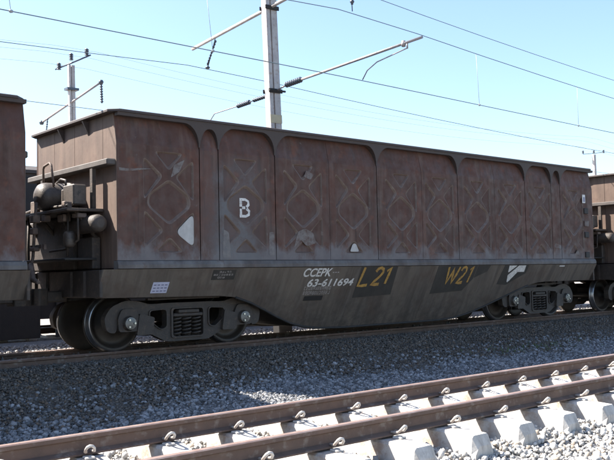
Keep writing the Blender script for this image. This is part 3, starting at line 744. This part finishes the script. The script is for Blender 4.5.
# ------------------------------------------------------------------ markings of the middle wagon
nrm = Vector((0, -1, -K)).normalized(); upv = Vector((0, -K, 1)).normalized()
def slope_pt(X, z, off=.003):                      # on the leaning sill
    p = Vector((lx(X), yn(z), z)); return p+nrm*off
def side_pt(X, z, off=.003): return Vector((lx(X), YS-off, z))
def poly_mark(name, pts, mt, f, off, parent=None):
    b = MB(); n = len(pts)
    b.add([f(x, z, off) for x, z in pts], [tuple(range(n))]); b.add([f(x, z, off-.0015) for x, z in pts], [tuple(range(n))])
    b.add([f(x, z, off) for x, z in pts]+[f(x, z, off-.0015) for x, z in pts], [(k,(k+1)%n,n+(k+1)%n,n+k) for k in range(n)])
    return b.build(name, mt, parent or wag)
def stroke_mark(name, lines, wdt, mt, f, off, parent=None):
    """hand-painted strokes as flat ribbons"""
    b = MB(); e = 0
    for ln in lines:
        P = [Vector(p) for p in ln]; Lf, Rt = [], []
        for i, p in enumerate(P):
            t = (P[min(i+1, len(P)-1)]-P[max(i-1, 0)]).normalized(); n_ = Vector((-t.y, t.x))
            ww = wdt*.5*random.uniform(.85, 1.12); Lf.append(p+n_*ww); Rt.append(p-n_*ww)
        e += .0004
        for i in range(len(P)-1):
            b.add([f(q.x, q.y, off+e) for q in (Lf[i], Lf[i+1], Rt[i+1], Rt[i])], [(0,1,2,3)])
    return b.build(name, mt, parent or wag, False)
def strokes(lines, wdt, mt, f, off):
    for k, ln in enumerate(lines): stroke_mark('lettering', [ln], wdt, mt, f, off+.0005*k)
def text_mark(txt, X, X1, z, height, mt, f, off, shear=0., parent=None, spacing=1.):
    cu = bpy.data.curves.new('lettering', 'FONT'); cu.body = txt; cu.size = 1; cu.shear = shear; cu.space_character = spacing; cu.extrude = .004; cu.offset = .024
    o = bpy.data.objects.new('lettering', cu); C.objects.link(o); bpy.context.view_layer.update()
    me = bpy.data.meshes.new_from_object(o.evaluated_get(bpy.context.evaluated_depsgraph_get()))
    bpy.data.objects.remove(o)
    n = len(me.vertices); c = np.empty(n*3, np.float32); me.vertices.foreach_get('co', c); c = c.reshape(n, 3)
    h = c[:, 1].max(); k = height/h
    p0 = np.array(f(X, z, off)); ex = np.array((1., 0, 0)); ez = np.array(f(X, z+1, off))-p0; ez /= np.linalg.norm(ez); en = np.cross(ex, ez)
    c[:, 0] -= c[:, 0].min(); k2 = (X1-X)/c[:, 0].max()
    v = p0+c[:, :1]*k2*ex+c[:, 1:2]*k*ez+c[:, 2:]*.1*k*en
    m = MB(); m.add(v.tolist(), [tuple(p.vertices) for p in me.polygons]); bpy.data.meshes.remove(me)
    m.build_each('lettering', mt, parent or wag)
S = slope_pt
# number and class code
text_mark('CCEPK', 9.70, 10.37, 1.125, .165, MB_['white'], S, .004, .12)
for k in range(3): poly_mark('lettering', [(10.40+.06*k,1.18),(10.435+.06*k,1.18),(10.435+.06*k,1.20),(10.40+.06*k,1.20)], MB_['smallwhite'], S, .004)
text_mark('63-611694', 9.87, 11.01, .945, .15, MB_['white'], S, .004, .1)
def illegible(X, z, n, h, dx, name='lettering'):
    b = MB()
    for k in range(n):
        x = X+k*dx; w_ = dx*random.uniform(.5, .75); zz = [z, z+h*.42, z+h*.85]
        for j, q in enumerate(zz):
            if random.random() < .75: b.add([S(x,q,.004), S(x+w_,q,.004), S(x+w_,q+h*.15,.004), S(x,q+h*.15,.004)], [(0,1,2,3)])
        for xx in (x, x+w_*.8):
            if random.random() < .8: b.add([S(xx,z,.0043), S(xx+w_*.22,z,.0043), S(xx+w_*.22,z+h,.0043), S(xx,z+h,.0043)], [(0,1,2,3)])
    o = b.build(name, MB_['smallwhite'], wag, False); o['kind'] = 'stuff'; return o
illegible(9.83, .88, 12, .06, .055); illegible(9.84, .795, 12, .06, .055)
poly_mark('number_plate', [(9.90,.685),(10.35,.685),(10.35,.77),(9.90,.77)], MB_['dark'], S, .006); illegible(9.98, .71, 6, .035, .045)
# L21 and W21 on black repaint
pl = poly_mark('painted_patch', [(11.13,.70),(12.17,.735),(12.10,1.286),(11.10,1.286)], MB_['patch'], S, .003)
Lz = lambda pts, X, z, h, w_, sh: [(X+p[0]*w_+sh*p[1]*h, z+p[1]*h) for p in pts]
two = [(.0,.78),(.12,.95),(.45,1.02),(.8,.92),(.9,.72),(.72,.50),(.30,.22),(.0,.0),(.5,.0),(1.0,.02)]
strokes([Lz([(.0,1.),(.0,.5),(.0,.0),(.5,.0),(1.0,.03)], 11.16, .93, .345, .24, .12), Lz(two, 11.50, .945, .315, .22, .12), Lz([(.0,.78),(.5,1.),(.5,.5),(.5,0)], 11.80, .955, .31, .17, .12)], .062, MB_['orange'], S, .007)
poly_mark('painted_patch', [(13.37,.71),(14.40,.75),(14.62,1.00),(14.62,1.286),(13.32,1.286)], MB_['patch'], S, .003)
poly_mark('painted_patch', [(14.64,1.02),(15.02,1.15),(15.08,1.286),(14.64,1.286)], MB_['patch'], S, .003)
strokes([Lz([(.0,1.),(.14,.5),(.25,.0),(.42,.5),(.5,.92),(.60,.5),(.72,.0),(.9,.5),(1.0,1.)], 13.66, .92, .34, .36, .05), Lz(two, 14.09, .925, .33, .19, .1), Lz([(.0,.78),(.5,1.),(.5,.5),(.5,0)], 14.38, .93, .34, .15, .1)], .058, MB_['orange'], S, .007)
# operator's chevron
poly_mark('painted_patch', [(15.56,.86),(15.92,.84),(16.52,1.10),(16.52,1.286),(15.60,1.286)], MB_['patch'], S, .003)
poly_mark('logo_mark', [(15.81,1.13),(15.84,1.13),(16.06,1.275),(15.76,1.275)], MB_['white'], S, .007)
poly_mark('logo_mark', [(15.90,.91),(15.94,.90),(16.17,1.13),(16.42,1.13),(16.40,1.275),(16.13,1.275),(15.84,1.06)], MB_['white'], S, .007)
for X in (8.28, 10.93, 13.22, 15.45, 17.3):          # weld seams of the sill plates
    zb = float(np.interp(X, [p[0]+X0 for p in prof], [p[1] for p in prof]))+.01
    poly_mark('weld_seam', [(X-.012,zb),(X+.012,zb),(X+.012,1.28),(X-.012,1.28)], MB_['sill'], S, .0026)
# label, small stencil, white dash
lab = poly_mark('paper_label', [(6.67,.915),(6.96,.915),(6.97,1.085),(6.68,1.085)], MB_['label'], S, .004)
for r_ in range(3):
    for k in range(4):
        x, z = 6.70+.066*k, .94+.047*r_; poly_mark('lettering', [(x,z),(x+.045,z),(x+.045,z+.016),(x,z+.016)], MB_['ink'], S, .006, lab)
tg = poly_mark('stencil_panel', [(7.74,1.10),(8.20,1.10),(8.20,1.262),(7.74,1.262)], MB_['patch'], S, .003)
illegible(7.87, 1.215, 5, .028, .05); illegible(7.77, 1.17, 8, .026, .05); illegible(7.86, 1.125, 3, .026, .05)
poly_mark('lettering', [(17.80,1.235),(18.02,1.235),(18.02,1.262),(17.80,1.262)], MB_['white'], S, .004)
# B in the second pressed panel: stencil letter on the diamond floor
pf = lambda X, z, off: Vector((lx(X), YS+.030-off, z))
bq = lambda pts: [(8.41+(x-8.42)*.84, 2.30+(z-2.31)*.84) for x, z in pts]
strokes([bq(q) for q in ([(8.33,2.475),(8.33,2.33)],[(8.33,2.29),(8.33,2.14)],[(8.30,2.475),(8.44,2.475),(8.515,2.44),(8.52,2.375),(8.47,2.325)],[(8.36,2.31),(8.44,2.312)],[(8.47,2.295),(8.535,2.245),(8.525,2.175),(8.45,2.14),(8.30,2.14)])], .05, MB_['white'], pf, .004)
# small plates at the right-hand end of the side
poly_mark('marker_plate', [(18.93,2.82),(19.07,2.82),(19.07,3.03),(18.93,3.03)], MB_['white'], side_pt, .008)
poly_mark('marker_plate', [(18.98,2.85),(19.04,2.85),(19.04,2.97),(18.98,2.97)], MB_['ink'], side_pt, .012)
for z_, mt in ((2.62, 'dark'), (2.30, 'scuff'), (2.02, 'dark'), (1.52, 'dark')):
    b = MB(); b.box(lx(18.98), lx(19.16), YS-.03, YS+.004, z_-.07, z_+.07, 0, .008)
    b.build('step_bracket', MB_[mt], wag)

# ------------------------------------------------------------------ dark covered wagons on the farthest track
FG = 'dark covered wagons behind the brown train'
cw = empty('covered_wagon', (8.9, 20.55, 0), 'dark covered wagon glimpsed through the gap at the left end of the marked wagon', 'covered wagon', FG)
b = MB(); hl = 6.75
b.box(-hl, hl, -1.40, 1.40, 1.05, 3.70); b.build('body', MB_['far'], cw)
b = MB(); rp = [(-1.46,3.70),(-1.46,3.78),(-1.0,3.93),(-.4,4.02),(.4,4.02),(1.0,3.93),(1.46,3.78),(1.46,3.70)]
n = len(rp); b.add([(-hl-.05,y,z) for y,z in rp]+[(hl+.05,y,z) for y,z in rp], [(k,(k+1)%n,n+(k+1)%n,n+k) for k in range(n)]+[tuple(range(n)),tuple(range(n,2*n))]); b.build('roof', MB_['far'], cw)
for k in range(13):
    b = MB(); x = -hl+.1+k*(2*hl-.2)/12; b.box(x-.04, x+.04, -1.46, -1.405, 1.08, 3.68); b.build('rib', MB_['far'], cw)
b = MB(); b.box(-1.1, 1.1, -1.45, -1.41, 1.15, 3.6, 0, .01); b.build('door', MB_['dark'], cw)
b = MB(); b.box(-hl, hl, -1.3, -1.18, .82, 1.045); b.box(-hl, hl, 1.18, 1.3, .82, 1.045); b.build_each('underframe', MB_['dark'], cw)
for xa, xb in ((-6.6, -.64), (-.24, 6.6)):  # added dark sheets, hide the sunlit ground and keep the underside black
    b = MB(); b.box(xa, xb, -1.32, -1.24, -.2, .815, 0, .01); b.build('added_skirt', MB_['dark'], cw)
b = MB(); b.box(-.70, -.18, -1.235, -1.2, .24, .815); b.build('added_skirt', MB_['dark'], cw)  # added strip, trims the gap where sunlit ground shows
c2 = copy_tree(cw); c2.location.x = 8.9+14.2; c2['label'] = 'dark covered wagon standing behind the right half of the marked coal wagon'
c3 = copy_tree(cw); c3.location.x = 8.9-14.2; c3['label'] = 'dark covered wagon standing behind the unmarked coal wagon at the left edge'

# ------------------------------------------------------------------ catenary
def insulator(mb, a, b_, r=.045, n=7):             # ribbed rod
    a, b_ = Vector(a), Vector(b_); pts, rs = [], []
    for i in range(n*4+1):
        pts.append(a+(b_-a)*i/(n*4)); rs.append(r if i % 4 in (1, 2) else r*.55)
    mb.tube(pts, rs, 10)
def mast(loc, h, lean, label, sc=1.):
    m = empty('catenary_mast', loc, label, 'catenary mast', 'steel masts carrying the overhead wires'); m.rotation_euler = (0, R(-lean), 0)
    for (x0, x1) in ((-.165, -.055), (-.01, .165)):
        b = MB(); a, c = x0*sc, x1*sc
        b.box(a, c, -.09*sc, -.072*sc, -.4, h); b.box(a, a+.016*sc, -.072*sc, .09*sc, -.4, h); b.box(c-.016*sc, c, -.072*sc, .09*sc, -.4, h)
        b.build_each('channel_post', MB_['mast'], m)
    for k in range(int(h/1.3)):
        b = MB(); z = .5+k*1.3; b.box(-.16*sc, .16*sc, .092*sc, .10*sc, z, z+.16); b.build('batten_plate', MB_['mast'], m)
    return m
pm = mast((12.55, 15.4, 0), 8.7, 1.75, 'tall twin-channel steel mast rising behind the wagon with crossarms')
def L2(X, Y, Z): # point in world -> local of the leaning mast
    return pm.matrix_basis.inverted() @ Vector((X, Y, Z))
bpy.context.view_layer.update()
b = MB(); b.tube([L2(12.33,18.75,7.31), L2(12.33,11.3,7.90)], .045, 8); b.build('crossarm', MB_['mast'], pm)
b = MB(); 
for z in (7.50, 5.50):
    b.box(-.2, .21, -.13, -.095, z, z+.10, 0, .01); b.box(-.2, .21, .105, .13, z, z+.10, 0, .01)
b.tube([(-.2,-.12,5.55),(.28,-.14,5.55)], .025, 6)
b.build_each('clamp_band', MB_['dark'], pm)
b = MB(); b.box(-.2, .2, -.13, .13, -.4, .75, 0, .02); b.build('base_sleeve', MB_['dark'], pm)
b = MB(); b.box(-.175, .175, -.10, -.093, 4.78, 4.98); b.build('yellow_band', MB_['yellow'], pm)
b = MB(); b.tube([L2(12.42,15.3,5.56), L2(12.42,14.95,5.62)], .02, 6); b.tube([L2(12.44,14.4,5.655), L2(12.46,10.75,5.80)], .03, 8); b.tube([L2(12.46,11.15,5.80), L2(12.46,11.15,5.66)], .02, 6)
b.tube([L2(12.46,11.15,5.67), L2(12.56,12.1,5.60), L2(12.62,12.45,5.50), L2(12.66,12.64,5.34)], .013, 6); b.lathe([(.04,-.06,0),(.05,0,0),(.04,.06,0)], L2(12.46,11.25,5.78), 'Z', 8)
b.build_each('registration_arm', MB_['tube'], pm)
b = MB(); insulator(b, L2(12.43,14.95,5.63), L2(12.44,14.40,5.66), .07, 8); b.build_each('insulator', MB_['insul'], pm)
b = MB(); insulator(b, L2(12.42,15.6,5.50), L2(12.44,16.25,5.485), .05, 8); b.build_each('insulator', MB_['insul'], pm)
b = MB(); insulator(b, L2(12.45,16.40,5.48), L2(12.47,16.95,5.465), .06, 7); b.build_each('insulator', MB_['insul'], pm)
b = MB(); b.tube([L2(12.44,16.2,5.485), L2(12.47,17.0,5.465), L2(12.5,18.0,5.45), L2(12.62,18.3,5.40), L2(12.64,18.5,5.26)], .014, 6); b.build_each('registration_arm', MB_['tube'], pm)
b = MB(); insulator(b, L2(12.4,12.66,7.70), L2(12.42,12.66,6.95), .05, 8); b.tube([L2(12.38,12.66,7.82), L2(12.42,12.66,6.80)], .012, 6); b.build_each('insulator', MB_['insul'], pm)
b = MB(); insulator(b, L2(12.40,17.75,7.33), L2(12.60,18.45,6.85), .03, 9); b.tube([L2(12.36,17.7,7.40), L2(12.64,18.5,6.78)], .012, 6); b.lathe([(.05,-.03,0),(.07,0,0),(.05,.03,0)], L2(12.64,18.5,6.80), 'Z', 8); b.build_each('insulator', MB_['insul'], pm)

fm = mast((18.12, 38, 0), 11.7, 1.0, 'slender grey mast beyond the left end of the wagon, with insulators on top', .95)
b = MB(); b.tube([(-.6,2.2,9.15),(.45,-2.2,10.5)], .05, 8); b.build('crossarm', MB_['tube'], fm)
b = MB()
for (dx, dy, z) in ((-.35,.6,11.55),(.02,0,11.95),(.5,-.7,12.1)): insulator(b, (dx,dy,z), (dx,dy,z+.34), .11, 4)
b.tube([(-.45,.8,11.6),(0,0,11.8),(.6,-.9,12.1)], .04, 6); b.box(-.3,.3,-.2,.2,10.45,10.56)
b.build_each('insulator', MB_['insul'], fm)
b = MB(); insulator(b, (.45,-2.2,10.45), (.47,-2.2,9.5), .075, 8); b.lathe([(.08,-.1,0),(.13,0,0),(.08,.1,0)], (.45,-2.2,10.5), 'Z', 8); b.build_each('insulator', MB_['insul'], fm)
b = MB(); insulator(b, (-.5,1.7,9.3), (-.6,1.75,8.3), .045, 8); b.lathe([(.08,-.1,0),(.13,0,0),(.08,.1,0)], (-.6,2.2,9.15), 'Z', 8); b.build_each('insulator', MB_['insul'], fm)
dm = mast((64.6, 37, 0), 10.9, 1.0, 'tiny distant mast above the gap at the right end of the wagon', .95)
b = MB(); b.tube([(-.70,.6,10.95),(.63,-.54,11.05)], .022, 6)
for dx in (-1.05, 0, .95): insulator(b, (dx*.66,-dx*.57,11.0), (dx*.66,-dx*.57,11.26), .10, 3)
b.build_each('insulator', MB_['insul'], dm)

def wire(label, f, xa, xb, r, mt, n=60):
    o = empty('overhead_wire', (0, 0, 0), label, 'overhead wire', 'wires strung over the tracks')
    b = MB(); b.tube([f(xa+(xb-xa)*i/n) for i in range(n+1)], r, 6); b.build('strand', mt, o); return o
XM = 12.55
def sag(X, z, S_, span=50.):
    d = (X-XM) % span; return z-4*S_*d*(span-d)/span**2
fA = lambda X: (X, 12.66+.14*math.sin((X-XM)*.0628), 5.33-.0085*max(0, X-XM)*1.0)
fB = lambda X: (X, 12.66, sag(X, 6.80, .80))
fC = lambda X: (X, 14.5, sag(X, 8.28, .78))
fD = lambda X: (X, 18.5, sag(X, 6.80, .62))
fE = lambda X: (X, 18.5, 5.28)
wA = wire('lowest dark contact wire crossing the photo just above the wagon rim', fA, -38, 112, .009, MB_['wire'])
wB = wire('messenger wire from the glass insulator at top centre down to the right edge', fB, -38, 112, .009, MB_['wire'])
wire('uppermost thin feeder wire in the top right corner of the sky', fC, -38, 112, .009, MB_['wire'])
wD = wire('messenger wire hung from the left tip of the tall crossarm', fD, -38, 112, .009, MB_['wire'])
wire('faint contact wire behind the tall mast, just over the wagon rim', fE, -38, 112, .008, MB_['thinwire'])
for Xd, top in ((4.95, 0), (8.75, 0), (16.8, 0), (21.4, 0)):
    b = MB(); a, c = Vector(fA(Xd)), Vector(fB(Xd-.12)); b.tube([a, c], .005, 5); b.lathe([(.02,-.03,0),(.03,0,0),(.02,.03,0)], a, 'X', 6); b.build('dropper', MB_['thinwire'], wB)
for dz, dy, z0, lab in ((0, .6, 11.88, 'pale wire on the lowest insulator of the slender left mast'), (0, 0, 12.28, 'pale wire on the middle insulator of the slender left mast'), (0, -.7, 12.44, 'pale wire on the highest insulator of the slender left mast')):
    wire(lab, lambda X, dy=dy, z0=z0: (X, 38+dy, z0-4*.9*((X-18) % 46.5)*(46.5-(X-18) % 46.5)/46.5**2), -30, 110, .007, MB_['thinwire'])
